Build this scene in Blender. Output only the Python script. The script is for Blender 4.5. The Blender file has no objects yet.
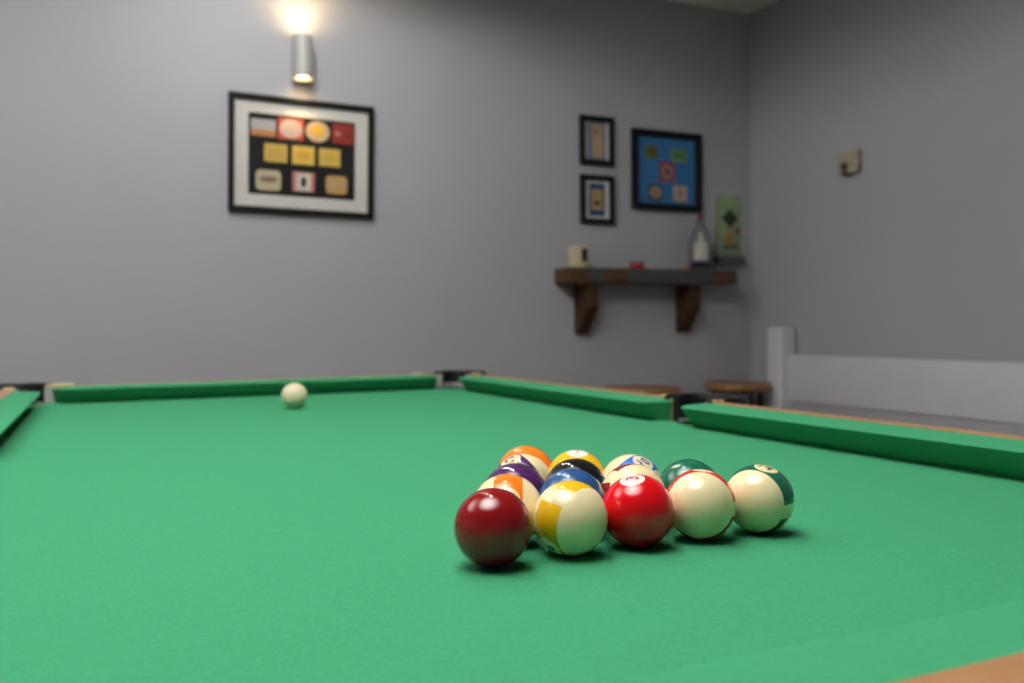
import bpy, bmesh, math, random
from mathutils import Vector, Matrix
random.seed(7)
C = bpy.context.scene.collection
PI = math.pi
R = .0254                                   # pool ball radius
ZC = .82                                    # height of the cloth
EYE = Vector((0, 0, .975))
V = Vector

# ------------------------------------------------------------------ materials
def mat(name, col=(.8, .8, .8), rough=.5, metal=0, spec=.5, coat=0, coat_rough=.03, emit=None, estr=0, sheen=0):
    m = bpy.data.materials.new(name); m.use_nodes = True
    b = m.node_tree.nodes['Principled BSDF']
    b.inputs['Base Color'].default_value = (*col, 1)
    b.inputs['Roughness'].default_value = rough
    b.inputs['Metallic'].default_value = metal
    b.inputs['Specular IOR Level'].default_value = spec
    b.inputs['Coat Weight'].default_value = coat
    b.inputs['Coat Roughness'].default_value = coat_rough
    b.inputs['Coat IOR'].default_value = 1.6
    b.inputs['Sheen Weight'].default_value = sheen
    if emit:
        b.inputs['Emission Color'].default_value = (*emit, 1)
        b.inputs['Emission Strength'].default_value = estr
    return m

def nd(m, typ, **kw):
    n = m.node_tree.nodes.new(typ)
    for k, v in kw.items():
        if k in n.inputs and not hasattr(n, k): n.inputs[k].default_value = v
        else: setattr(n, k, v)
    return n
def lk(m, a, b): m.node_tree.links.new(a, b)
def bs(m): return m.node_tree.nodes['Principled BSDF']

def noisy(m, c1, c2, scale=20, detail=4, stretch=(1, 1, 1), bump=0, bscale=None, lo=.3, hi=.7, dist=0):
    tc = nd(m, 'ShaderNodeTexCoord'); mp = nd(m, 'ShaderNodeMapping'); mp.inputs['Scale'].default_value = stretch
    lk(m, tc.outputs['Object'], mp.inputs['Vector'])
    n = nd(m, 'ShaderNodeTexNoise'); n.inputs['Scale'].default_value = scale; n.inputs['Detail'].default_value = detail
    n.inputs['Distortion'].default_value = dist
    lk(m, mp.outputs['Vector'], n.inputs['Vector'])
    r = nd(m, 'ShaderNodeValToRGB')
    r.color_ramp.elements[0].position = lo; r.color_ramp.elements[0].color = (*c1, 1)
    r.color_ramp.elements[1].position = hi; r.color_ramp.elements[1].color = (*c2, 1)
    lk(m, n.outputs['Fac'], r.inputs['Fac']); lk(m, r.outputs['Color'], bs(m).inputs['Base Color'])
    if bump:
        n2 = nd(m, 'ShaderNodeTexNoise'); n2.inputs['Scale'].default_value = bscale or scale; n2.inputs['Detail'].default_value = 3
        lk(m, mp.outputs['Vector'], n2.inputs['Vector'])
        b = nd(m, 'ShaderNodeBump'); b.inputs['Strength'].default_value = bump; b.inputs['Distance'].default_value = .001
        lk(m, n2.outputs['Fac'], b.inputs['Height']); lk(m, b.outputs['Normal'], bs(m).inputs['Normal'])
    return m

WALL = noisy(mat('wall_paint', rough=.75, spec=.25), (.395, .40, .437), (.41, .415, .452), 3, 4, bump=.05, bscale=260)
CEIL = noisy(mat('ceiling_paint', rough=.9, spec=.1), (.78, .77, .74), (.81, .80, .77), 4, bump=.04, bscale=200)
FLOOR = noisy(mat('floor_boards', rough=.45), (.20, .15, .10), (.30, .22, .15), 5, 6, (1, 9, 1))
SKIRT = noisy(mat('skirting_paint', rough=.4), (.5, .5, .5), (.54, .54, .54), 8)
CLOTH = noisy(mat('green_cloth', rough=.95, spec=.12, sheen=.0), (.041, .252, .118), (.050, .290, .139), 420, 3, bump=.35, bscale=900)
RAILWOOD = noisy(mat('rail_wood', rough=.32, spec=.5), (.31, .145, .058), (.45, .228, .100), 14, 5, (1, 1, 6), dist=.6, lo=.25, hi=.75)
DARKWOOD = noisy(mat('cabinet_wood', rough=.4), (.16, .07, .03), (.25, .12, .05), 10, 5, (1, 1, 5))
BLACK = noisy(mat('black_plastic', rough=.42, spec=.4), (.006, .006, .006), (.011, .011, .012), 60)
BRASS = noisy(mat('pocket_plate_metal', rough=.28, metal=.6), (.80, .66, .40), (.88, .76, .50), 40)
LINER = noisy(mat('grey_liner', rough=.5), (.36, .35, .35), (.42, .41, .41), 50)
BENCHP = noisy(mat('bench_paint', rough=.5, spec=.35), (.60, .60, .63), (.63, .63, .66), 6, 4, (1, 1, 1), bump=.05, bscale=90)
PANELP = noisy(mat('panel_paint', rough=.6, spec=.25), (.38, .38, .40), (.41, .41, .43), 6, 4, bump=.05, bscale=90)
STOOLW = noisy(mat('stool_wood', rough=.42), (.19, .088, .034), (.33, .16, .062), 9, 6, (1, 8, 1), dist=.5)
BLACKM = noisy(mat('black_steel', rough=.45, metal=.3), (.012, .012, .013), (.02, .02, .021), 40)
FRAME = noisy(mat('black_frame', rough=.55, spec=.15), (.006, .006, .007), (.010, .010, .011), 60, 3, (1, 1, 4))
MOUNT = noisy(mat('white_mount', rough=.85, spec=.1), (.60, .585, .56), (.64, .625, .60), 90)
BRACKW = noisy(mat('bracket_wood', rough=.6, spec=.25), (.030, .014, .007), (.085, .042, .019), 7, 6, (7, 7, 1), dist=.8)
LAMPG = noisy(mat('lamp_grey', rough=.35, spec=.5), (.36, .355, .35), (.39, .385, .38), 50)

def board_material():
    m = mat('reclaimed_board', rough=.6, spec=.3)
    tc = nd(m, 'ShaderNodeTexCoord')
    mp = nd(m, 'ShaderNodeMapping'); mp.inputs['Scale'].default_value = (1.6, 22, 22); lk(m, tc.outputs['Object'], mp.inputs['Vector'])
    g = nd(m, 'ShaderNodeTexNoise'); g.inputs['Scale'].default_value = 5; g.inputs['Detail'].default_value = 7; g.inputs['Distortion'].default_value = .7
    lk(m, mp.outputs['Vector'], g.inputs['Vector'])
    r = nd(m, 'ShaderNodeValToRGB')
    r.color_ramp.elements[0].position = .3; r.color_ramp.elements[0].color = (.035, .016, .008, 1)
    r.color_ramp.elements[1].position = .72; r.color_ramp.elements[1].color = (.14, .07, .03, 1)
    lk(m, g.outputs['Fac'], r.inputs['Fac'])
    sx = nd(m, 'ShaderNodeSeparateXYZ'); lk(m, tc.outputs['Object'], sx.inputs[0])
    p = nd(m, 'ShaderNodeTexNoise'); p.inputs['Scale'].default_value = 14; p.inputs['Detail'].default_value = 3
    lk(m, tc.outputs['Object'], p.inputs['Vector'])
    a = nd(m, 'ShaderNodeMath', operation='MULTIPLY_ADD'); a.inputs[1].default_value = 1 / .845; a.inputs[2].default_value = .443 / .845 - .02
    lk(m, sx.outputs[0], a.inputs[0])
    a2 = nd(m, 'ShaderNodeMath', operation='MULTIPLY_ADD'); a2.inputs[1].default_value = .04; lk(m, p.outputs['Fac'], a2.inputs[0]); lk(m, a.outputs[0], a2.inputs[2])
    pr = nd(m, 'ShaderNodeValToRGB'); pr.color_ramp.interpolation = 'CONSTANT'
    for q, v in ((0, 0), (.11, 1), (.19, 0), (.31, 1), (.84, 0), (.96, 1)):
        e = pr.color_ramp.elements[0] if q == 0 else (pr.color_ramp.elements[1] if q == .11 else pr.color_ramp.elements.new(q))
        e.position = q; e.color = (v, v, v, 1)
    lk(m, a2.outputs[0], pr.inputs['Fac'])
    x = nd(m, 'ShaderNodeMix', data_type='RGBA'); x.inputs[7].default_value = (.062, .064, .062, 1)
    lk(m, pr.outputs['Color'], x.inputs[0]); lk(m, r.outputs['Color'], x.inputs[6])
    lk(m, x.outputs[2], bs(m).inputs['Base Color'])
    return m
BOARD = board_material()

def pane_material():                         # thin picture glass: clear, mirror-like at a slant
    m = bpy.data.materials.new('picture_glass'); m.use_nodes = True
    nt = m.node_tree; nt.nodes.clear()
    o = nt.nodes.new('ShaderNodeOutputMaterial'); t = nt.nodes.new('ShaderNodeBsdfTransparent')
    g = nt.nodes.new('ShaderNodeBsdfGlossy'); g.inputs['Roughness'].default_value = .04
    f = nt.nodes.new('ShaderNodeFresnel'); f.inputs['IOR'].default_value = 1.5
    n = nt.nodes.new('ShaderNodeTexNoise'); n.inputs['Scale'].default_value = 3
    ma = nt.nodes.new('ShaderNodeMath'); ma.operation = 'MULTIPLY_ADD'; ma.inputs[1].default_value = .02; ma.inputs[2].default_value = .04
    nt.links.new(n.outputs['Fac'], ma.inputs[0]); nt.links.new(ma.outputs[0], g.inputs['Roughness'])
    x = nt.nodes.new('ShaderNodeMixShader')
    ge = nt.nodes.new('ShaderNodeNewGeometry'); fm = nt.nodes.new('ShaderNodeMath'); fm.operation = 'MULTIPLY'
    inv = nt.nodes.new('ShaderNodeMath'); inv.operation = 'SUBTRACT'; inv.inputs[0].default_value = 1
    nt.links.new(ge.outputs['Backfacing'], inv.inputs[1]); nt.links.new(inv.outputs[0], fm.inputs[0]); nt.links.new(f.outputs[0], fm.inputs[1])
    nt.links.new(fm.outputs[0], x.inputs[0]); nt.links.new(t.outputs[0], x.inputs[1]); nt.links.new(g.outputs[0], x.inputs[2])
    nt.links.new(x.outputs[0], o.inputs[0])
    return m
PANE = pane_material()
def bottle_glass():
    m = mat('bottle_glass', (.86, .92, .90), .03); b = bs(m)
    b.inputs['Transmission Weight'].default_value = 1; b.inputs['IOR'].default_value = 1.45
    n = nd(m, 'ShaderNodeTexNoise'); n.inputs['Scale'].default_value = 30
    ma = nd(m, 'ShaderNodeMath', operation='MULTIPLY_ADD'); ma.inputs[1].default_value = .04; ma.inputs[2].default_value = .01
    lk(m, n.outputs['Fac'], ma.inputs[0]); lk(m, ma.outputs[0], b.inputs['Roughness'])
    return m
BGLASS = bottle_glass()
def flat(name, col, rough=.7, var=.12, scale=60):
    c2 = tuple(min(1, v * (1 + var)) for v in col); c1 = tuple(v * (1 - var) for v in col)
    return noisy(mat(name, rough=rough, spec=.2), c1, c2, scale)

# ball material: the whole pattern lives in the ball's own object space
CREAM = (.90, .74, .44)
def ball_material(name, col, stripe, circ=CREAM, has_circle=True):
    m = mat(name, rough=.30, spec=.0, coat=1, coat_rough=.012)
    tc = nd(m, 'ShaderNodeTexCoord'); nv = nd(m, 'ShaderNodeVectorMath', operation='NORMALIZE'); lk(m, tc.outputs['Object'], nv.inputs[0])
    sx = nd(m, 'ShaderNodeSeparateXYZ'); lk(m, nv.outputs[0], sx.inputs[0])
    def M(op, a, b=None):
        n = nd(m, 'ShaderNodeMath', operation=op)
        for i, v in enumerate((a, b)):
            if v is None: continue
            if isinstance(v, (int, float)): n.inputs[i].default_value = v
            else: lk(m, v, n.inputs[i])
        return n.outputs[0]
    x, y, z = sx.outputs
    ax, ay, az = M('ABSOLUTE', x), M('ABSOLUTE', y), M('ABSOLUTE', z)
    no = nd(m, 'ShaderNodeTexNoise'); no.inputs['Scale'].default_value = 45; no.inputs['Detail'].default_value = 3
    lk(m, tc.outputs['Object'], no.inputs['Vector'])
    def colour(c, k=.05):
        mx = nd(m, 'ShaderNodeMix', data_type='RGBA')
        mx.inputs[6].default_value = (*[v * (1 - k) for v in c], 1); mx.inputs[7].default_value = (*[min(1, v * (1 + k)) for v in c], 1)
        lk(m, no.outputs['Fac'], mx.inputs[0]); return mx.outputs[2]
    base = colour(col)
    if stripe:
        inb = M('LESS_THAN', ax, .40)
        ang = M('ARCTAN2', ay, az)
        seg = M('LESS_THAN', ang, math.radians(77))
        f = M('MULTIPLY', inb, seg)
        mx = nd(m, 'ShaderNodeMix', data_type='RGBA'); lk(m, f, mx.inputs[0]); lk(m, colour(CREAM, .02), mx.inputs[6]); lk(m, base, mx.inputs[7])
        base = mx.outputs[2]
    if has_circle:
        rr = M('SQRT', M('ADD', M('MULTIPLY', x, x), M('MULTIPLY', y, y)))
        cf = M('MULTIPLY', M('LESS_THAN', rr, .345), M('GREATER_THAN', z, 0) if not stripe else 1.0)
        mx = nd(m, 'ShaderNodeMix', data_type='RGBA'); lk(m, cf, mx.inputs[0]); lk(m, base, mx.inputs[6]); mx.inputs[7].default_value = (*circ, 1)
        base = mx.outputs[2]
    lk(m, base, bs(m).inputs['Base Color'])
    return m

# ------------------------------------------------------------------ mesh helpers
def box(bm, x0, y0, z0, x1, y1, z1, bev=0, seg=2):
    b2 = bmesh.new()
    bmesh.ops.create_cube(b2, size=1)
    for v in b2.verts:
        v.co = V(((x0 + x1) / 2 + v.co.x * (x1 - x0), (y0 + y1) / 2 + v.co.y * (y1 - y0), (z0 + z1) / 2 + v.co.z * (z1 - z0)))
    if bev: bmesh.ops.bevel(b2, geom=b2.edges[:], offset=bev, segments=seg, affect='EDGES', profile=.5)
    merge(bm, b2)
def merge(bm, b2, mi=None):
    t = bpy.data.meshes.new('t'); b2.to_mesh(t); b2.free()
    n = len(bm.faces); bm.from_mesh(t); bpy.data.meshes.remove(t)
    if mi is not None:
        bm.faces.ensure_lookup_table()
        for f in bm.faces[n:]: f.material_index = mi
def lathe(bm, prof, seg=40, ctr=(0, 0, 0)):   # prof: (radius, z)
    rings = []
    for r, z in prof:
        if r < 1e-6: rings.append([bm.verts.new(V(ctr) + V((0, 0, z)))])
        else: rings.append([bm.verts.new(V(ctr) + V((r * math.cos(2 * PI * k / seg), r * math.sin(2 * PI * k / seg), z))) for k in range(seg)])
    for a, b in zip(rings, rings[1:]):
        for k in range(seg):
            k2 = (k + 1) % seg
            if len(a) == 1 and len(b) == 1: continue
            if len(a) == 1: bm.faces.new((a[0], b[k2], b[k]))
            elif len(b) == 1: bm.faces.new((a[k], a[k2], b[0]))
            else: bm.faces.new((a[k], a[k2], b[k2], b[k]))
def prism(bm, pts, axis, lo, hi, bev=0):      # polygon in the two other axes, extruded along axis
    b2 = bmesh.new()
    def P(p, t):
        q = list(p); q.insert(axis, t); return V(q)
    a = [b2.verts.new(P(p, lo)) for p in pts]; b = [b2.verts.new(P(p, hi)) for p in pts]
    n = len(pts)
    b2.faces.new(a); b2.faces.new(b[::-1])
    for k in range(n): b2.faces.new((a[k], b[k], b[(k + 1) % n], a[(k + 1) % n]))
    bmesh.ops.recalc_face_normals(b2, faces=b2.faces[:])
    if bev: bmesh.ops.bevel(b2, geom=b2.edges[:], offset=bev, segments=2, affect='EDGES', profile=.5)
    merge(bm, b2)
def tube(bm, a, b, r, seg=16):
    a, b = V(a), V(b); d = (b - a).normalized(); u = d.orthogonal().normalized(); w = d.cross(u)
    ra = [bm.verts.new(a + r * (u * math.cos(2 * PI * k / seg) + w * math.sin(2 * PI * k / seg))) for k in range(seg)]
    rb = [bm.verts.new(b + r * (u * math.cos(2 * PI * k / seg) + w * math.sin(2 * PI * k / seg))) for k in range(seg)]
    for k in range(seg): bm.faces.new((ra[k], ra[(k + 1) % seg], rb[(k + 1) % seg], rb[k]))
    bm.faces.new(ra[::-1]); bm.faces.new(rb)
def obj(name, bm, m, parent=None, loc=None, smooth=True, angle=38):
    bmesh.ops.recalc_face_normals(bm, faces=bm.faces[:])
    me = bpy.data.meshes.new(name); bm.to_mesh(me); bm.free()
    for x in (m if isinstance(m, (list, tuple)) else [m]): me.materials.append(x)
    if smooth:
        me.polygons.foreach_set('use_smooth', [True] * len(me.polygons))
        me.set_sharp_from_angle(angle=math.radians(angle))
    o = bpy.data.objects.new(name, me); C.objects.link(o)
    if parent: o.parent = parent
    if loc: o.location = loc
    return o
def thing(name, label, cat, loc=(0, 0, 0), group=None):
    o = bpy.data.objects.new(name, None); C.objects.link(o); o.location = loc; o.empty_display_size = .05
    return tag(o, label, cat, group)
def tag(o, label, cat, group=None):
    o['label'] = label; o['category'] = cat
    if group: o['group'] = group
    return o
def struct(name, bm, m):
    o = obj(name, bm, m, smooth=False); o['kind'] = 'structure'; return o

# ------------------------------------------------------------------ the room
XW, YW, XL, YF, ZH = 2.755, 3.356, -2.45, -2.3, 2.42
T = .12
for name, b, m in (
    ('floor', (XL - T, YF - T, -T, XW + T, YW + T, 0), FLOOR),
    ('ceiling', (XL - T, YF - T, ZH, XW + T, YW + T, ZH + T), CEIL),
    ('wall_back', (XL - T, YW, 0, XW + T, YW + T, ZH), WALL),
    ('wall_right', (XW, YF - T, 0, XW + T, YW, ZH), WALL),
    ('wall_left', (XL - T, YF - T, 0, XL, YW, ZH), WALL),
    ('wall_front', (XL, YF - T, 0, XW, YF, ZH), WALL)):
    bm = bmesh.new(); box(bm, *b); struct(name, bm, m)
for name, p, ax, lo, hi in (
    ('baseboard_back', [(YW, 0), (YW - .016, 0), (YW - .016, .085), (YW - .006, .10), (YW, .10)], 0, XL + .016, XW - .016),
    ('baseboard_right', [(XW, 0), (XW - .016, 0), (XW - .016, .085), (XW - .006, .10), (XW, .10)], 1, YF, YW)):
    bm = bmesh.new(); prism(bm, p, ax, lo, hi); struct(name, bm, SKIRT)

# ------------------------------------------------------------------ the pool table
NL, NR, NN, NF = -.1144, .797, .2684, 2.141     # nose lines of the four cushions
CD = .051                                      # cushion depth, nose to wood
YM = 1.187                                     # middle pockets
tx, ty = (NL + NR) / 2, (NN + NF) / 2
table = thing('pool_table', 'green cloth pool table with wooden rails and black pockets', 'pool table', (tx, ty, 0))
TB = V((tx, ty, 0))
def tl(bm):                                    # world -> table space
    bmesh.ops.translate(bm, verts=bm.verts[:], vec=-TB); return bm
pockets = []
RC, RM = .050, .043
for sx, x in ((-1, NL - CD), (1, NR + CD)):
    for sy, y in ((-1, NN - CD), (1, NF + CD)): pockets.append((x, y, RC, math.atan2(sy, sx)))
    pockets.append((x + sx * .030, YM, RM, 0 if sx > 0 else PI))
# bed: one outline with a bite at each pocket
def bed_outline():
    x0, x1, y0, y1 = NL - CD, NR + CD, NN - CD, NF + CD
    pts = []
    def arc(c, r, a0, a1, n=14):
        for k in range(n + 1):
            a = a0 + (a1 - a0) * k / n; pts.append((c[0] + r * math.cos(a), c[1] + r * math.sin(a)))
    arc((x0, y0), RC, PI / 2, 0); arc((x1, y0), RC, PI, PI / 2)
    h = math.acos(.030 / RM)
    arc((x1 + .030, YM), RM, PI + h, PI - h)
    arc((x1, y1), RC, 1.5 * PI, PI); arc((x0, y1), RC, 0, -PI / 2)
    arc((x0 - .030, YM), RM, h, -h)
    return pts
bm = bmesh.new(); prism(bm, bed_outline(), 2, ZC - .03, ZC); obj('bed', tl(bm), CLOTH, table)

# cushion profile (depth from nose line, height above cloth), closed loop
PROF = [(CD, 0.0362), (.030, .0352), (.012, .0335), (.003, .0325), (.0008, .0320), (0, .0312), (.0003, .0304), (.0050, .0235),
        (.0120, .0145), (.0185, .0072), (.0250, .0003), (CD, .0003)]
def cushion(a, b, n, ea, eb):
    """nose runs from a to b (straight part), n points out of the table, ea/eb: how far the jaw curve runs past each end"""
    a, b, n = V(a), V(b), V(n); d = (b - a).normalized()
    st = []
    N = 10
    for k in range(N, 0, -1):
        th = PI / 2 * k / N; st.append((a, -ea * math.sin(th), CD * (1 - math.cos(th))))
    for k in range(25): st.append((a + (b - a) * k / 24, 0, 0))
    for k in range(1, N + 1):
        th = PI / 2 * k / N; st.append((b, eb * math.sin(th), CD * (1 - math.cos(th))))
    bm = bmesh.new(); rows = []
    for base, e, off in st:
        row = []
        tuck = 1 - .75 * abs(off) / CD if off else 1           # the jaws stand nearly upright
        for dp, h in PROF:
            f = 1 - (dp * tuck if h < .0300 and dp < .04 else dp) / CD
            p = base + d * (e * f) + n * (CD - (CD - off) * f)
            row.append(bm.verts.new((p.x, p.y, ZC + h)))
        rows.append(row)
    m = len(PROF)
    for r0, r1 in zip(rows, rows[1:]):
        for k in range(m):
            try: bm.faces.new((r0[k], r0[(k + 1) % m], r1[(k + 1) % m], r1[k]))
            except ValueError: pass
    bmesh.ops.remove_doubles(bm, verts=bm.verts[:], dist=1e-5)
    ed = [e for e in bm.edges if e.is_boundary]
    if ed: bmesh.ops.holes_fill(bm, edges=ed)
    return obj('cushion', tl(bm), CLOTH, table, angle=60)
gc, gm = .060, .076                            # straight nose stops this far from the corner / the middle pocket
cushion((NL + gc, NF, 0), (NR - gc, NF, 0), (0, 1, 0), .046, .046)
cushion((NR - gc, NN, 0), (NL + gc, NN, 0), (0, -1, 0), .046, .046)
for x, n in ((NR, 1), (NL, -1)):
    cushion((x, NN + gc + .01, 0), (x, YM - gm + .016, 0), (n, 0, 0), .042, .032)
    cushion((x, YM + gm, 0), (x, NF - gc - .016, 0), (n, 0, 0), .032, .042)

# wooden rails: rounded top, one length between each pair of pockets
WP = [(0, -.075), (0, .0364), (.002, .0370), (.020, .0373), (.027, .0362), (.034, .0325), (.039, .026), (.042, .016), (.043, .005), (.043, -.075)]
def rail(axis, side, pos, lo, hi):
    bm = bmesh.new()
    prism(bm, [((pos + side * d), ZC + h) for d, h in WP], axis, lo, hi)
    obj('wooden_rail', tl(bm), RAILWOOD, table, angle=50)
rail(0, 1, NF + CD, NL - CD + RC, NR + CD - RC); rail(0, -1, NN - CD, NL - CD + RC, NR + CD - RC)
for s, x in ((1, NR + CD), (-1, NL - CD)):
    rail(1, s, x, NN - CD + RC, YM - RM - .002); rail(1, s, x, YM + RM + .002, NF + CD - RC)

# pockets: black horseshoe and cup, pale liner lip, bright end plates
def pocket(x, y, r, a0, corner):
    half = math.radians(128 if corner else 121)
    ro = r + (.020 if corner else .026)
    bm = bmesh.new(); N = 40
    e = .003
    sec = [(r, .024), (r, .0375), (r + .002, .0395 + e), (r + .010, .0408 + e), (ro - .004, .0395 + e), (ro, .0355), (ro, -.07), (r, -.07)]
    rows = []
    for k in range(N + 1):
        a = a0 - half + 2 * half * k / N
        rows.append([bm.verts.new((x + q * math.cos(a), y + q * math.sin(a), ZC + h)) for q, h in sec])
    m = len(sec)
    for p, q in zip(rows, rows[1:]):
        for k in range(m): bm.faces.new((p[k], p[(k + 1) % m], q[(k + 1) % m], q[k]))
    bm.faces.new(rows[0]); bm.faces.new(rows[-1][::-1])
    lathe(bm, [(r - .0025, ZC - .004), (r - .0025, ZC - .07), (r - .008, ZC - .09), (0, ZC - .092), (0, ZC - .095), (r - .006, ZC - .093), (r, ZC - .07), (r, ZC - .004), (r - .0025, ZC - .004)], 40, (x, y, 0))
    pk = obj('pocket', tl(bm), BLACK, table)
    # pale liner around the drop
    bm = bmesh.new(); N = 30; h2 = half * (.99 if not corner else .86); rows = []
    lh = (.012 if x > tx else .002) if corner else .004
    sec = [(r - .003, lh), (r, lh), (r, -.002), (r - .003, -.002)]
    for k in range(N + 1):
        a = a0 - h2 + 2 * h2 * k / N
        rows.append([bm.verts.new((x + q * math.cos(a), y + q * math.sin(a), ZC + h)) for q, h in sec])
    for p, q in zip(rows, rows[1:]):
        for k in range(4): bm.faces.new((p[k], p[(k + 1) % 4], q[(k + 1) % 4], q[k]))
    bm.faces.new(rows[0]); bm.faces.new(rows[-1][::-1])
    obj('liner', tl(bm), LINER, pk)
    return pk
for x, y, r, a in pockets:
    corner = r == RC
    pk = pocket(x, y, r, a, corner)
    sx = 1 if x > tx else -1
    plates = []
    wx = (NR + CD if sx > 0 else NL - CD)
    if corner:
        sy = 1 if y > ty else -1
        wy = NF + CD if sy > 0 else NN - CD
        L, g = (.055, .002) if (sx < 0 and sy > 0) else (.023, .050)
        e = x - sx * (RC + g)
        plates.append((min(e, e - sx * L), min(wy + sy * .002, wy + sy * .020), max(e, e - sx * L), max(wy + sy * .002, wy + sy * .020)))
        e = y - sy * (RC + .022); L = .025
        plates.append((min(wx + sx * .002, wx + sx * .020), min(e, e - sy * L), max(wx + sx * .002, wx + sx * .020), max(e, e - sy * L)))
        # pale plates closing the cushion ends
        for q in ((x - sx * (RC + .021), wy - sy * .004, x - sx * RC, wy + sy * .001), (wx - sx * .004, y - sy * (RC + .030), wx + sx * .001, y - sy * RC)):
            bm = bmesh.new(); box(bm, min(q[0], q[2]), min(q[1], q[3]), ZC, max(q[0], q[2]), max(q[1], q[3]), ZC + .0355)
            obj('jaw_plate', tl(bm), LINER, pk)
    else:
        for lo, hi in ((y + .046, y + .078), (y - .067, y - .046)):
            plates.append((min(wx + sx * .002, wx + sx * .020), lo, max(wx + sx * .002, wx + sx * .020), hi))
    for p in plates:
        bm = bmesh.new(); box(bm, p[0], p[1], ZC + .0365, p[2], p[3], ZC + .0415, .0015); obj('end_plate', tl(bm), BRASS, pk)
# cabinet and legs
bm = bmesh.new(); box(bm, NL - .085, NN - .085, .60, NR + .085, NF + .085, ZC - .07, .006)
obj('cabinet', tl(bm), DARKWOOD, table)
for x in (NL - .02, NR + .02):
    for y in (NN + .02, NF - .02):
        bm = bmesh.new(); lathe(bm, [(0, 0), (.045, 0), (.05, .01), (.05, .03), (.038, .05), (.045, .25), (.055, .42), (.05, .52), (.06, .54), (.06, .605), (0, .605)], 32, (x, y, 0))
        obj('leg', tl(bm), DARKWOOD, table)

# ------------------------------------------------------------------ the balls
def text_mesh(body):
    cu = bpy.data.curves.new('numeral', 'FONT'); cu.body = body; cu.align_x = 'CENTER'; cu.align_y = 'CENTER'; cu.offset = .03; cu.resolution_u = 6
    o = bpy.data.objects.new('numeral', cu); C.objects.link(o)
    dg = bpy.context.evaluated_depsgraph_get(); me = bpy.data.meshes.new_from_object(o.evaluated_get(dg))
    bpy.data.objects.remove(o); bpy.data.curves.remove(cu)
    xs = [v.co.x for v in me.vertices]; ys = [v.co.y for v in me.vertices]
    cx, cy = (min(xs) + max(xs)) / 2, (min(ys) + max(ys)) / 2
    for v in me.vertices: v.co.x -= cx; v.co.y -= cy
    return me, max(ys) - min(ys), max(xs) - min(xs)
CR = V((.910, -.415, -.009)).normalized()      # the way "right" runs in the photograph
def ball(name, num, xy, m, ink, c, n, up_n, label, cat='pool ball', group='racked pool balls'):
    P = V((xy[0] * R, xy[1] * R, ZC + R))
    t = (EYE - P).normalized(); r = (CR - t * CR.dot(t)).normalized(); u = t.cross(r)
    W = lambda q: (r * q[0] + u * q[1] + t * q[2])
    z = W(V(c)).normalized(); x = W(V(n)); x = (x - z * x.dot(z)).normalized(); y = z.cross(x)
    rot = Matrix((x, y, z)).transposed()
    bm = bmesh.new(); bmesh.ops.create_uvsphere(bm, u_segments=80, v_segments=48, radius=R)
    for f in bm.faces: f.material_index = 0
    if num:
        me, h, w = text_mesh(str(num)); k = .36 / h if len(str(num)) == 1 else min(.36 / h, .46 / w)
        b2 = bmesh.new(); b2.from_mesh(me); bpy.data.meshes.remove(me)
        bmesh.ops.subdivide_edges(b2, edges=b2.edges[:], cuts=1)
        bmesh.ops.triangulate(b2, faces=b2.faces[:])
        # reading frame: up = +-x (pole), right = up x outward
        for sgn in ((1, -1) if name == 'striped_ball' else (1,)):
            b3 = b2.copy()
            for v in b3.verts:
                a, b = v.co.x * k, v.co.y * k
                if sgn > 0: q = V((b * up_n, -a * up_n, 0))
                else: q = V((b * up_n, a * up_n, 0))
                q.z = sgn * math.sqrt(max(0, 1 - q.x ** 2 - q.y ** 2)); v.co = q * (R * 1.0035)
            merge(bm, b3, 1)
        b2.free()
    me = bpy.data.meshes.new(name); bm.to_mesh(me); bm.free()
    me.materials.append(m); me.materials.append(ink if ink else m)
    me.polygons.foreach_set('use_smooth', [True] * len(me.polygons))
    o = bpy.data.objects.new(name, me); C.objects.link(o)
    o.matrix_world = Matrix.Translation(P) @ rot.to_4x4()
    o.matrix_basis = Matrix.Translation(P) @ rot.to_4x4()
    return tag(o, label, cat, group)
COL = dict(yellow=(.80, .47, .008), blue=(.022, .085, .24), blue2=(.018, .12, .55), red=(.72, .002, .008), purple=(.075, .018, .11), orange=(.85, .20, .012),
           green=(.010, .13, .075), maroon=(.25, .003, .006), black=(.006, .006, .007))
INK = lambda nm, c: noisy(mat(nm, rough=.3, coat=1), tuple(v * .9 for v in c), tuple(min(1, v * 1.05) for v in c), 50)
WHITE = (.82, .80, .74)
K = {k: INK('ink_' + k, tuple(q * .55 for q in v) if k != 'red' else v) for k, v in COL.items()}
INKD = INK('ink_dark', (.02, .02, .025))
def S(nm, col, circ=WHITE): return ball_material('ball_solid_' + nm, COL[col], False, circ)
def ST(nm, col): return ball_material('ball_stripe_' + nm, COL[col], True)
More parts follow.
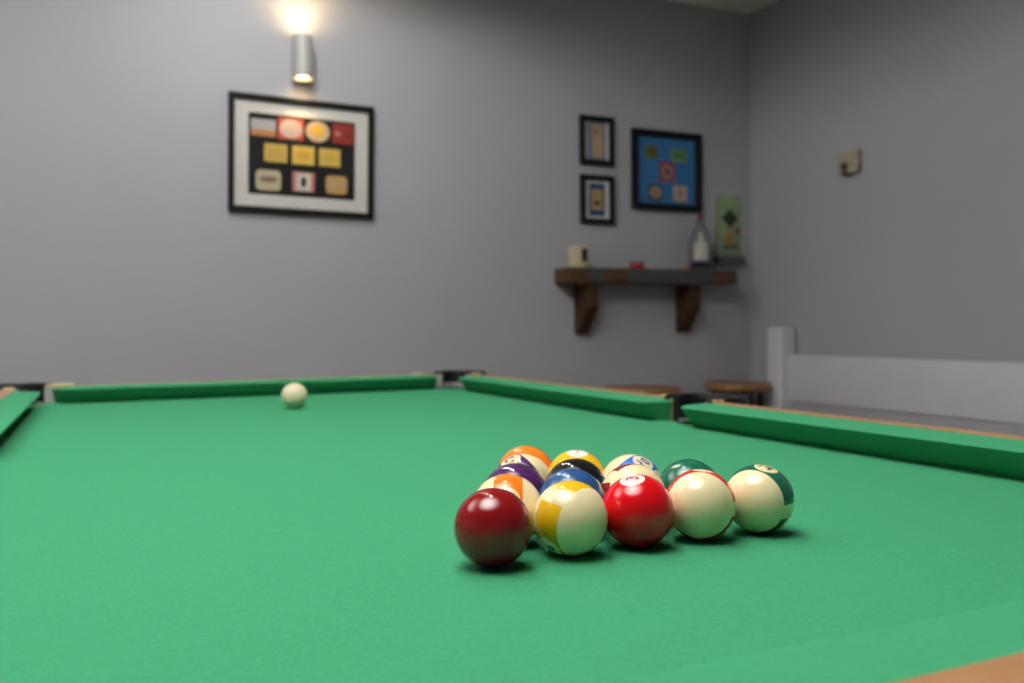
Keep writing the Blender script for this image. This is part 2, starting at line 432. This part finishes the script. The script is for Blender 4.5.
balls = [
 ('solid_ball', 7, (9.02, 21.08), S('maroon', 'maroon'), K['maroon'], (.15, -.55, -.8), (1, 0, 0), 1, 'solid maroon ball at the near left corner of the rack'),
 ('striped_ball', 9, (11.317, 21.176), ST('yellow', 'yellow'), INKD, (-.568, -.759, .312), (.78, -.15, .6), 1, 'cream ball with broken yellow stripe, right of the solid maroon ball'),
 ('solid_ball', 3, (13.415, 21.157), S('red', 'red'), K['red'], (-.13, .88, .45), (-1, 0, 0), 1, 'solid red ball with number 3 on top, in the front row'),
 ('striped_ball', 11, (15.492, 21.12), ST('red', 'red'), K['red'], (.12, .99, .05), (-.03, -.10, .99), 1, 'cream faced ball with thin red stripe round its rim'),
 ('striped_ball', 14, (17.532, 21.032), ST('green', 'green'), K['green'], (.25, .91, .30), (-.40, -.22, .89), -1, 'green striped ball with number 14, at the right end of the front row'),
 ('striped_ball', 13, (10.257, 22.937), ST('orange', 'orange'), INKD, (.02, .27, .96), (.98, -.05, -.1), 1, 'cream ball with orange stripe, directly behind the maroon ball'),
 ('solid_ball', 4, (11.282, 24.654), S('purple', 'purple'), K['purple'], (.2, -.6, -.7), (1, 0, 0), 1, 'solid purple ball between the orange striped and purple striped balls'),
 ('striped_ball', 12, (12.342, 26.359), ST('purple', 'purple'), K['purple'], (-.40, .80, .45), (.85, .4, -.35), -1, 'purple striped ball with number 12, in front of the solid orange ball'),
 ('solid_ball', 5, (13.292, 28.127), S('orange', 'orange'), K['orange'], (.66, .68, -.32), (1, -.3, 0), 1, 'solid orange ball at the far left corner of the rack'),
 ('solid_ball', 2, (12.309, 22.938), S('blue', 'blue'), K['blue'], (.3, -.6, -.7), (1, 0, 0), 1, 'solid dark blue ball behind the yellow striped ball'),
 ('solid_ball', 8, (13.369, 24.642), S('black', 'black'), K['black'], (.05, .88, -.47), (1, 0, 0), 1, 'solid black ball between the blue and solid yellow balls'),
 ('solid_ball', 1, (14.342, 26.392), S('yellow', 'yellow'), K['orange'], (.05, .93, .37), (.2, .4, -.9), 1, 'solid yellow ball with number 1 on top, at the back of the rack'),
 ('striped_ball', 15, (14.371, 22.912), ST('maroon', 'maroon'), K['maroon'], (-.5, -.75, .3), (.36, .10, .92), 1, 'cream faced ball with maroon stripe, behind the solid red ball'),
 ('striped_ball', 10, (15.407, 24.651), ST('blue', 'blue2'), K['blue2'], (.40, .75, .53), (-.75, .5, -.43), 1, 'blue striped ball with number 10 on top'),
 ('solid_ball', 6, (16.396, 22.913), S('green', 'green'), K['green'], (.05, .90, -.42), (1, 0, 0), 1, 'solid green ball behind the red striped ball'),
]
for b in balls: ball(*b)
ball('cue_ball', None, (13.45, 70.10), ball_material('ball_cue', (.76, .66, .44), False, has_circle=False), None, (0, 0, 1), (1, 0, 0), 1,
     'plain cream cue ball alone near the far cushion', 'cue ball', None)

# ------------------------------------------------------------------ framed pictures on the back wall
def shape(bm, kind, w, h, y0, y1):            # a small flat card standing in X-Z, front at y0
    if kind == 'rect': box(bm, -w / 2, y0, -h / 2, w / 2, y1, h / 2, min(.0012, w * .05), 1); return
    n = 8 if kind == 'round' else 36
    if kind == 'oval': pts = [(w / 2 * math.cos(2 * PI * k / 36), h / 2 * math.sin(2 * PI * k / 36)) for k in range(36)]
    else:                                      # rounded rectangle
        pts = []; r = min(w, h) * .22
        for cx, cz, a in ((1, 1, 0), (-1, 1, 90), (-1, -1, 180), (1, -1, 270)):
            for k in range(7):
                t = math.radians(a + 15 * k); pts.append((cx * (w / 2 - r) + r * math.cos(t), cz * (h / 2 - r) + r * math.sin(t)))
    prism(bm, pts, 1, y0, y1)
CARDM = {}
def cm(c):
    if c not in CARDM: CARDM[c] = flat('card_paper', c, .6, .10, 220)
    return CARDM[c]
def picture(label, cx, cz, w, h, bar, rot, mount, art, backcol, cards, depth=.022, group=None):
    t = thing('picture_frame', label, 'picture', (cx, YW, cz), group); t.rotation_euler = (0, rot, 0)
    bm = bmesh.new()
    # mitred moulding with a small inner bevel
    sec = [(0, 0), (0, -depth), (bar * .15, -depth - .002), (bar * .8, -depth - .002), (bar, -depth + .004), (bar, -.006), (bar, 0)]
    rows = []
    for sx, sz in ((-1, -1), (1, -1), (1, 1), (-1, 1)):
        rows.append([bm.verts.new((sx * (w / 2 - d), y, sz * (h / 2 - d))) for d, y in sec])
    for k in range(4):
        a, b = rows[k], rows[(k + 1) % 4]
        for i in range(len(sec) - 1): bm.faces.new((a[i], a[i + 1], b[i + 1], b[i]))
        bm.faces.new((a[-1], a[0], b[0], b[-1]))
    obj('frame', bm, FRAME, t, angle=30)
    iw, ih = w - 2 * bar, h - 2 * bar
    x0, x1, z0, z1 = art                       # art window, frame-centred
    if mount:
        bm = bmesh.new()
        for q in ((-iw / 2, -ih / 2, x0, ih / 2), (x1, -ih / 2, iw / 2, ih / 2), (x0, -ih / 2, x1, z0), (x0, z1, x1, ih / 2)):
            box(bm, q[0], -.0085, q[1], q[2], -.0055, q[3])
        obj('mount', bm, MOUNT, t, smooth=False)
    bm = bmesh.new(); box(bm, x0, -.0055, z0, x1, -.002, z1); obj('backing', bm, flat('backing_paper', backcol, .8, .05), t, smooth=False)
    for (px, pz, pw, ph, kind, col, inner) in cards:
        bm = bmesh.new(); shape(bm, kind, pw, ph, -.0068, -.0050); c = obj('label_card', bm, cm(col), t, (px, 0, pz), smooth=False)
        for (ix, iz, iw2, ih2, ik, ic) in inner:
            bm = bmesh.new(); shape(bm, ik, iw2, ih2, -.0074, -.0066); obj('printed_motif', bm, cm(ic), c, (ix, 0, iz), smooth=False)
    bm = bmesh.new(); box(bm, -iw / 2 - .002, -.0125, -ih / 2 - .002, iw / 2 + .002, -.0105, ih / 2 + .002)
    obj('glass', bm, PANE, t, smooth=False)
    return t
cxl, czl = .6845, 1.610
gold, gold2, buff, rd, crm, dk = (.60, .42, .10), (.66, .46, .09), (.48, .41, .28), (.40, .055, .04), (.72, .62, .46), (.10, .06, .04)
cardsL = [
 (-.143, .097, .088, .060, 'rect', (.42, .40, .42), [(0, -.020, .086, .022, 'rect', (.50, .22, .07))]),
 (-.044, .101, .092, .078, 'rect', (.52, .10, .06), [(0, 0, .082, .070, 'oval', (.56, .42, .35))]),
 (.054, .101, .088, .078, 'oval', (.56, .40, .24), [(0, .004, .048, .040, 'oval', (.68, .42, .05))]),
 (.149, .101, .080, .076, 'rect', (.30, .035, .03), [(-.02, .0, .020, .016, 'oval', (.50, .25, .18)), (.018, -.006, .022, .026, 'oval', (.16, .03, .025))]),
 (-.098, .008, .082, .066, 'rect', gold, [(0, 0, .060, .040, 'rect', (.50, .34, .08))]),
 (.002, .008, .082, .068, 'rect', gold2, [(0, 0, .054, .034, 'oval', (.58, .34, .06))]),
 (.100, .008, .080, .066, 'rect', gold, [(0, 0, .056, .036, 'oval', (.52, .38, .07))]),
 (-.124, -.093, .090, .074, 'round', buff, [(0, .004, .066, .022, 'oval', (.24, .15, .11))]),
 (.003, -.090, .082, .072, 'rect', (.50, .18, .16), [(0, 0, .056, .066, 'rect', (.60, .54, .48)), (0, 0, .020, .036, 'oval', (.32, .28, .26))]),
 (.126, -.092, .080, .068, 'round', (.52, .32, .11), [(-.014, .0, .018, .022, 'oval', (.48, .40, .34)), (.018, .004, .022, .026, 'rect', (.46, .34, .20))]),
]
picture('wide black framed display of ten labels on dark backing, under the wall lamp', cxl, czl, .531, .424, .021, math.radians(1.0),
        True, (-.196, .196, -.146, .148), (.012, .013, .015), cardsL)
picture('square black framed picture with blue backing and five small labels', 2.287, 1.661, .362, .350, .029, math.radians(.2),
        False, (-.154, .154, -.146, .146), (.030, .175, .42),
        [(-.077, .080, .066, .060, 'rect', (.15, .14, .03), [(0, 0, .046, .040, 'rect', (.10, .12, .02))]),
         (.068, .074, .088, .058, 'rect', (.16, .30, .15), [(-.014, 0, .022, .026, 'oval', (.13, .14, .07)), (.018, 0, .026, .036, 'oval', (.06, .24, .11))]),
         (.003, -.002, .080, .086, 'rect', (.34, .045, .05), [(0, 0, .054, .060, 'oval', (.42, .30, .26)), (0, 0, .024, .034, 'oval', (.25, .09, .09))]),
         (-.058, -.096, .078, .072, 'round', (.055, .06, .08), [(0, 0, .060, .052, 'oval', (.40, .29, .22)), (0, 0, .024, .018, 'oval', (.32, .08, .07))]),
         (.072, -.096, .076, .072, 'rect', (.44, .36, .28), [(0, .004, .022, .034, 'oval', (.28, .20, .17))])])
for z, lab, cards in (
    (1.768, 'small black framed picture, upper of the pair beside the blue picture', [(0, 0, .087, .158, 'rect', (.19, .19, .34), [(.003, 0, .054, .142, 'rect', (.46, .35, .20)), (0, .04, .024, .020, 'oval', (.30, .23, .13))])]),
    (1.518, 'small black framed picture with deep blue panel, lower of the pair above the shelf', [(0, 0, .078, .138, 'rect', (.022, .06, .24), [(0, 0, .058, .090, 'rect', (.38, .29, .11)), (-.002, -.016, .024, .024, 'oval', (.09, .11, .05))])])):
    picture(lab, 1.9315, z, .163, .207, .0225, 0, True, (-.045, .045, -.080, .080) if z > 1.6 else (-.040, .040, -.070, .070), (.30, .30, .32), cards, .020)

# ------------------------------------------------------------------ wall lamp
lamp = thing('wall_lamp', 'grey cylinder wall lamp shining up and down above the framed display', 'wall lamp', (.676, YW, 1.960))
LY = -.066
bm = bmesh.new(); ro, ri, hh = .0375, .0335, .076
lathe(bm, [(ri, -hh), (ro - .001, -hh), (ro, -hh + .001), (ro, hh - .001), (ro - .001, hh), (ri, hh), (ri, hh - .018), (0, hh - .018), (0, -hh + .018), (ri, -hh + .018), (ri, -hh)], 56, (0, LY, 0))
obj('lamp_body', bm, LAMPG, lamp)
bm = bmesh.new(); box(bm, -.018, -.006, -.045, .018, 0, .045, .002); obj('wall_plate', bm, LAMPG, lamp)
bm = bmesh.new(); box(bm, -.012, LY + ro - .004, -.014, .012, -.005, .014, .001); obj('arm', bm, LAMPG, lamp)
BULB = mat('bulb_glow', (.9, .8, .6), .3, emit=(1.0, .66, .30), estr=14)
n_ = nd(BULB, 'ShaderNodeTexNoise'); n_.inputs['Scale'].default_value = 20
r_ = nd(BULB, 'ShaderNodeValToRGB'); r_.color_ramp.elements[0].color = (.85, .75, .55, 1); r_.color_ramp.elements[1].color = (.95, .85, .65, 1)
lk(BULB, n_.outputs['Fac'], r_.inputs['Fac']); lk(BULB, r_.outputs['Color'], bs(BULB).inputs['Base Color'])
for s in (-1, 1):
    bm = bmesh.new(); a, b = s * (hh - .0175), s * (hh - .008)
    lathe(bm, [(0, a), (.026, a), (.028, (a + b) / 2), (.020, b), (0, b + s * .003)], 40, (0, LY, 0)); obj('bulb', bm, BULB, lamp)

# ------------------------------------------------------------------ shelf
SX0, SX1, SD, SZ0, SZ1 = 1.727, 2.572, .135, 1.156, 1.219
shelf = thing('wall_shelf', 'rustic reclaimed wood shelf on two brackets in the corner', 'shelf', (2.17, YW, 1.0))
bm = bmesh.new()
pts = []
nn = 26
for k in range(nn + 1):                        # slightly wavy front edge
    x = SX0 + (SX1 - SX0) * k / nn; pts.append((x - 2.17, -SD + .0025 * math.sin(k * 1.7) + .002 * math.sin(k * .6)))
pts += [(SX1 - 2.17, 0), (SX0 - 2.17, 0)]
prism(bm, pts, 2, SZ0 - 1, SZ1 - 1, .002); obj('board', bm, BOARD, shelf, angle=30)
for x in (1.819, 2.334):
    bm = bmesh.new()
    prism(bm, [(0, .158), (-.112, .158), (-.112, .055), (-.030, -.052), (0, -.052)], 0, x - 2.17, x - 2.17 + .056, .002)
    obj('bracket', bm, BRACKW, shelf, smooth=False)
# things on the shelf
def at(px, Y):                                 # x on a line of sight, for placing along the shelf
    return Y * math.tan(math.radians(24.5) + math.atan((px - 512) / 899.25))
bx = thing('box', 'small cream box with dark panel at left end of the shelf', 'box', (1.802, 3.268, SZ1))
bm = bmesh.new(); box(bm, -.038, -.024, 0, .024, .034, .090, .005); obj('body', bm, flat('cream_card', (.58, .51, .33), .5), bx)
bm = bmesh.new(); box(bm, -.006, -.0265, .026, .021, -.0235, .080, .001); obj('panel', bm, BLACK, bx)
t = thing('trinket', 'small red trinket with two dark tips on the shelf', 'ornament', (at(637.5, 3.28), 3.28, SZ1))
bm = bmesh.new(); lathe(bm, [(0, 0), (.024, 0), (.029, .004), (.030, .014), (.026, .024), (.016, .029), (0, .030)], 32)
for v in bm.verts: v.co.x *= 1.30; v.co.y *= .7
obj('body', bm, flat('red_glaze', (.36, .02, .022), .3), t)
for s in (-1, 1):
    bm = bmesh.new(); lathe(bm, [(0, .020), (.006, .022), (.007, .028), (.005, .035), (0, .037)], 20, (s * .024, 0, 0)); obj('tip', bm, BLACK, t)
bm = bmesh.new(); box(bm, -.012, -.012, 0, .012, .012, .020, .002)
box(bm, -.009, -.009, .0195, .009, .009, .021, .0006)
tag(obj('chalk_cube', bm, flat('orange_paper', (.46, .22, .10), .7), loc=(at(687, 3.275), 3.275, SZ1)), 'tiny orange cube on the shelf left of the bottle', 'chalk')
bt = thing('bottle', 'clear glass bottle with white label and brown stopper on the shelf', 'bottle', (at(701, 3.285), 3.285, SZ1))
bm = bmesh.new()
WF = 1.28
outer = [(0, 0), (.034, 0), (.038, .004), (.039, .02), (.0395, .075), (.0392, .105), (.0375, .130), (.0325, .155), (.0245, .180), (.0165, .203), (.0135, .222), (.016, .224), (.016, .232), (.0135, .234)]
inner = [(.0085, .234), (.0085, .208), (.014, .201), (.0222, .178), (.030, .153), (.0348, .129), (.0366, .104), (.0365, .075), (.036, .02), (.034, .012), (0, .016)]
lathe(bm, [(q * (WF if h < .2 else 1), h) for q, h in outer + inner], 48); obj('glass', bm, BGLASS, bt)
bm = bmesh.new()                               # label hugging the glass on the room side, with a narrow tongue up the shoulder
def lab(a0, a1, prof):
    rows = []
    for k in range(13):
        a = a0 + (a1 - a0) * k / 12; rows.append([bm.verts.new((r * WF * math.cos(a), r * WF * math.sin(a), z)) for r, z in prof])
    m = len(prof)
    for p, q in zip(rows, rows[1:]):
        for i in range(m): bm.faces.new((p[i], p[(i + 1) % m], q[(i + 1) % m], q[i]))
    bm.faces.new(rows[0]); bm.faces.new(rows[-1][::-1])
A = math.radians(-90 - 33)
lab(A - .62, A + .62, [(.0398, .045), (.0400, .075), (.0398, .105), (.0388, .122), (.0380, .121), (.0390, .104), (.0396, .075), (.0394, .045)])
lab(A - .22, A + .22, [(.0388, .122), (.0382, .130), (.0330, .155), (.0295, .167), (.0288, .166), (.0323, .154), (.0374, .129), (.0380, .121)])
obj('label', bm, flat('white_label', (.50, .48, .43), .7), bt)
bm = bmesh.new(); lathe(bm, [(0, .0165), (.043, .0165), (.0450, .021), (.0452, .034), (0, .034)], 40); obj('liquid', bm, flat('teal_liquid', (.035, .10, .11), .3), bt)
bm = bmesh.new(); lathe(bm, [(0, .215), (.0080, .215), (.0080, .236), (.0135, .238), (.0145, .246), (.012, .256), (0, .259)], 28); obj('stopper', bm, flat('brown_cork', (.17, .07, .04), .6), bt)

# ------------------------------------------------------------------ plaque with tray
pq = thing('wall_plaque', 'tall pale green wall plaque above a small grey tray, near the corner', 'plaque', (2.617, YW, 1.296))
bm = bmesh.new(); box(bm, -.069, -.012, 0, .069, 0, .276, .002); obj('board', bm, flat('plaque_green', (.27, .37, .23), .6), pq)
bm = bmesh.new(); box(bm, -.069, -.0135, .004, -.052, -.0118, .272); obj('border', bm, flat('plaque_border', (.34, .29, .17), .6), pq, smooth=False)
bm = bmesh.new(); box(bm, -.045, -.0135, .225, .062, -.0118, .262); obj('heading', bm, flat('plaque_heading', (.30, .42, .20), .6), pq, smooth=False)
bm = bmesh.new()
prism(bm, [(.010 + (.036 + .006 * math.cos(4 * k * PI / 14)) * math.cos(k * PI / 14), .170 + (.034 + .007 * math.cos(4 * k * PI / 14)) * math.sin(k * PI / 14)) for k in range(28)], 1, -.016, -.0118)
obj('dark_flower', bm, flat('plaque_dark', (.045, .05, .035), .6), pq, smooth=False)
bm = bmesh.new(); prism(bm, [(-.014, .045), (.022, .045), (.026, .075), (.014, .105), (.010, .130), (-.002, .130), (-.006, .105), (-.018, .075)], 1, -.016, -.0118)
obj('vase', bm, flat('plaque_amber', (.40, .24, .06), .6), pq, smooth=False)
bm = bmesh.new(); prism(bm, [(.052 + .013 * math.cos(k * PI / 9), .112 + .013 * math.sin(k * PI / 9)) for k in range(18)], 1, -.016, -.0118)
obj('red_bloom', bm, flat('plaque_red', (.30, .06, .04), .6), pq, smooth=False)
bm = bmesh.new(); prism(bm, [(-.034, .034), (.048, .034), (.044, .050), (.020, .046), (-.002, .052), (-.028, .048)], 1, -.0155, -.0118)
obj('base_line', bm, flat('plaque_ground', (.05, .10, .07), .6), pq, smooth=False)
bm = bmesh.new()
for x0, y0, z0, x1, y1, z1 in ((-.068, -.055, -.040, .066, 0, -.034), (-.068, -.055, -.036, .066, -.050, -.006), (-.068, -.005, -.036, .066, 0, -.006), (-.068, -.052, -.036, -.063, -.003, -.006), (.061, -.052, -.036, .066, -.003, -.006)):
    box(bm, x0, y0, z0, x1, y1, z1, .002)
obj('tray', bm, flat('tray_grey', (.10, .10, .105), .45), pq)

# ------------------------------------------------------------------ control on the right wall
sw = thing('wall_control', 'small beige wall control box with brown knob on the right wall', 'wall control', (XW, 2.728, 1.625))
bm = bmesh.new(); box(bm, -.030, -.052, -.044, 0, .052, .046, .006); obj('case', bm, flat('beige_plastic', (.40, .36, .27), .45, .04), sw)
bm = bmesh.new(); b2 = bmesh.new(); lathe(b2, [(0, 0), (.016, 0), (.016, .010), (.012, .016), (0, .017)], 28)
bmesh.ops.rotate(b2, verts=b2.verts[:], matrix=Matrix.Rotation(-PI / 2, 3, 'Y')); bmesh.ops.translate(b2, verts=b2.verts[:], vec=(-.029, .012, -.014)); merge(bm, b2)
box(bm, -.036, .000, -.050, -.004, .024, -.030, .004)
obj('knob', bm, flat('brown_plastic', (.13, .085, .05), .45), sw)

# ------------------------------------------------------------------ stools
def stool(x, y, h, label, first=None):
    t = thing('bar_stool', label, 'stool', (x, y, 0), 'bar stools under the shelf')
    if first:
        for ch in first.children:
            c = ch.copy(); C.objects.link(c); c.parent = t
        t.scale = (.91, .91, h / .725); return t
    bm = bmesh.new(); lathe(bm, [(0, .693), (.149, .693), (.154, .697), (.156, .705), (.154, .719), (.148, .725), (0, .724)], 56); obj('seat', bm, STOOLW, t)
    for k in range(4):
        a = math.radians(-8) + k * PI / 2; ca, sa = math.cos(a), math.sin(a)
        bm = bmesh.new(); tube(bm, (.122 * ca, .122 * sa, .690), (.150 * ca, .150 * sa, 0), .011); obj('leg', bm, BLACKM, t)
    bm = bmesh.new()
    q = [V((.140 * math.cos(math.radians(-8) + k * PI / 2), .140 * math.sin(math.radians(-8) + k * PI / 2), .245)) for k in range(4)]
    for k in range(4): tube(bm, q[k], q[(k + 1) % 4], .008)
    obj('footrest', bm, BLACKM, t)
    bm = bmesh.new(); prism(bm, [(.125 * math.cos(k * PI / 20), .125 * math.sin(k * PI / 20)) for k in range(40)], 2, .682, .694); obj('seat_plate', bm, BLACKM, t)
    t.scale = (1, 1, h / .725)
    return t
s0 = stool(1.965, 3.06, .733, 'round wooden bar stool further from the corner, left of the other stool')
stool(2.545, 3.19, .724, 'round wooden bar stool in the corner, beside the white bench post', s0)

# ------------------------------------------------------------------ bench along the right wall
BX = 2.705
bench = thing('bench', 'pale grey painted bench with square post and plank back along the right wall', 'bench', (BX, 2.0, 0))
def bl(bm): bmesh.ops.translate(bm, verts=bm.verts[:], vec=(-BX, -2.0, 0)); return bm
for y in (.97, 3.090):
    bm = bmesh.new(); box(bm, BX - .044, y - .044, 0, BX + .044, y + .044, .965, .007, 3); obj('post', bl(bm), BENCHP, bench)
    bm = bmesh.new(); yy = y if y < 2 else 2.86
    box(bm, BX - .45, yy - .035, 0, BX - .38, yy + .035, .43, .005); obj('front_leg', bl(bm), BENCHP, bench)
    bm = bmesh.new(); box(bm, BX - .38, yy - .02, .37, BX - .04, yy + .02, .43, .003); obj('side_rail', bl(bm), BENCHP, bench)
bm = bmesh.new(); box(bm, BX + .005, 1.01, .6465, BX + .030, 3.055, .846, .004); obj('back_plank', bl(bm), BENCHP, bench)
bm = bmesh.new(); box(bm, BX - .46, .93, .43, BX - .045, 2.90, .458, .005); obj('seat', bl(bm), BENCHP, bench)
bm = bmesh.new(); box(bm, BX - .435, 1.0, .37, BX - .40, 2.83, .43, .003); obj('front_rail', bl(bm), BENCHP, bench)
bm = bmesh.new(); box(bm, BX + .016, 1.01, .440, BX + .029, 3.04, .660, .002); obj('gap_fill_panel', bl(bm), PANELP, bench)  # added wall-grey filler, keeps the gap under the plank from going dark

# ------------------------------------------------------------------ light
def lamp_light(name, typ, loc, energy, col=(1, 1, 1), rot=(0, 0, 0), **kw):
    l = bpy.data.lights.new(name, typ); l.energy = energy; l.color = col
    for k, v in kw.items(): setattr(l, k, v)
    o = bpy.data.objects.new(name, l); C.objects.link(o); o.location = loc; o.rotation_euler = rot; return o
# an uplighter throws its light on the ceiling over the near half of the table
lamp_light('uplight', 'SPOT', (-.10, .57, 1.45), 660, (1, 1, 1), (PI, 0, 0), spot_size=math.radians(88), spot_blend=1, shadow_soft_size=.05)
# a row of small ceiling spots along the table
for k, (x, y) in enumerate(((.42, 1.20), (.44, 1.70), (.46, 2.20), (.47, 2.70))):
    lamp_light('downlight', 'SPOT', (x, y, 2.34), 13, (1, .97, .93), spot_size=math.radians(179), spot_blend=.25, shadow_soft_size=.018)
# added fill left of the table, bounced off the ceiling to brighten the walls
lamp_light('wall_fill', 'SPOT', (-1.1, 1.9, 1.5), 210, (1, 1, 1), (PI, 0, 0), spot_size=math.radians(110), spot_blend=1, shadow_soft_size=.05)
# the wall lamp's two beams
lx, ly, lz = .676, YW + LY - .004, 1.960
WARM = (1, .68, .34)
lamp_light('beam_up', 'SPOT', (lx, ly, lz + .080), 3.2, WARM, (PI, 0, 0), spot_size=math.radians(116), spot_blend=1, shadow_soft_size=.02)
lamp_light('beam_down', 'SPOT', (lx, ly, lz - .080), 1.8, WARM, (0, 0, 0), spot_size=math.radians(74), spot_blend=.25, shadow_soft_size=.012)
lamp_light('spill_up', 'SPOT', (lx, ly, lz + .080), 2.4, WARM, (PI, 0, 0), spot_size=math.radians(172), spot_blend=1, shadow_soft_size=.02)
lamp_light('spill_down', 'SPOT', (lx, ly, lz - .080), 1.2, WARM, (0, 0, 0), spot_size=math.radians(150), spot_blend=1, shadow_soft_size=.02)

w = bpy.data.worlds.new('World'); bpy.context.scene.world = w; w.use_nodes = True
w.node_tree.nodes['Background'].inputs[0].default_value = (.5, .52, .55, 1); w.node_tree.nodes['Background'].inputs[1].default_value = .3

# ------------------------------------------------------------------ camera
cam = bpy.data.cameras.new('camera'); co = bpy.data.objects.new('camera', cam); C.objects.link(co)
F_, PIT, ROLL, YAW = 899.249, .0154, -.0093, .4276
cp, sp, cr, sr = math.cos(PIT), math.sin(PIT), math.cos(ROLL), math.sin(ROLL)
r0, u0, f0 = V((1, 0, 0)), V((0, sp, cp)), V((0, cp, -sp))
r1, u1 = cr * r0 + sr * u0, -sr * r0 + cr * u0
MM = Matrix(((math.cos(YAW), math.sin(YAW), 0), (-math.sin(YAW), math.cos(YAW), 0), (0, 0, 1)))
r1, u1, f1 = MM @ r1, MM @ u1, MM @ f0
co.matrix_world = Matrix.Translation(EYE) @ Matrix((r1, u1, -f1)).transposed().to_4x4()
cam.sensor_width = 36; cam.lens = F_ / 1024 * 36; cam.clip_start = .02
cam.dof.use_dof = True; cam.dof.focus_distance = .585; cam.dof.aperture_fstop = 7.6
sc = bpy.context.scene
sc.camera = co
sc.view_settings.view_transform = 'Standard'; sc.view_settings.look = 'None'; sc.view_settings.gamma = 1; sc.view_settings.use_curve_mapping = False
sc.view_settings.exposure = 0
sc.cycles.use_denoising = True
sc.cycles.max_bounces = 10; sc.cycles.diffuse_bounces = 5; sc.cycles.transparent_max_bounces = 12
sc.cycles.caustics_reflective = False; sc.cycles.caustics_refractive = False
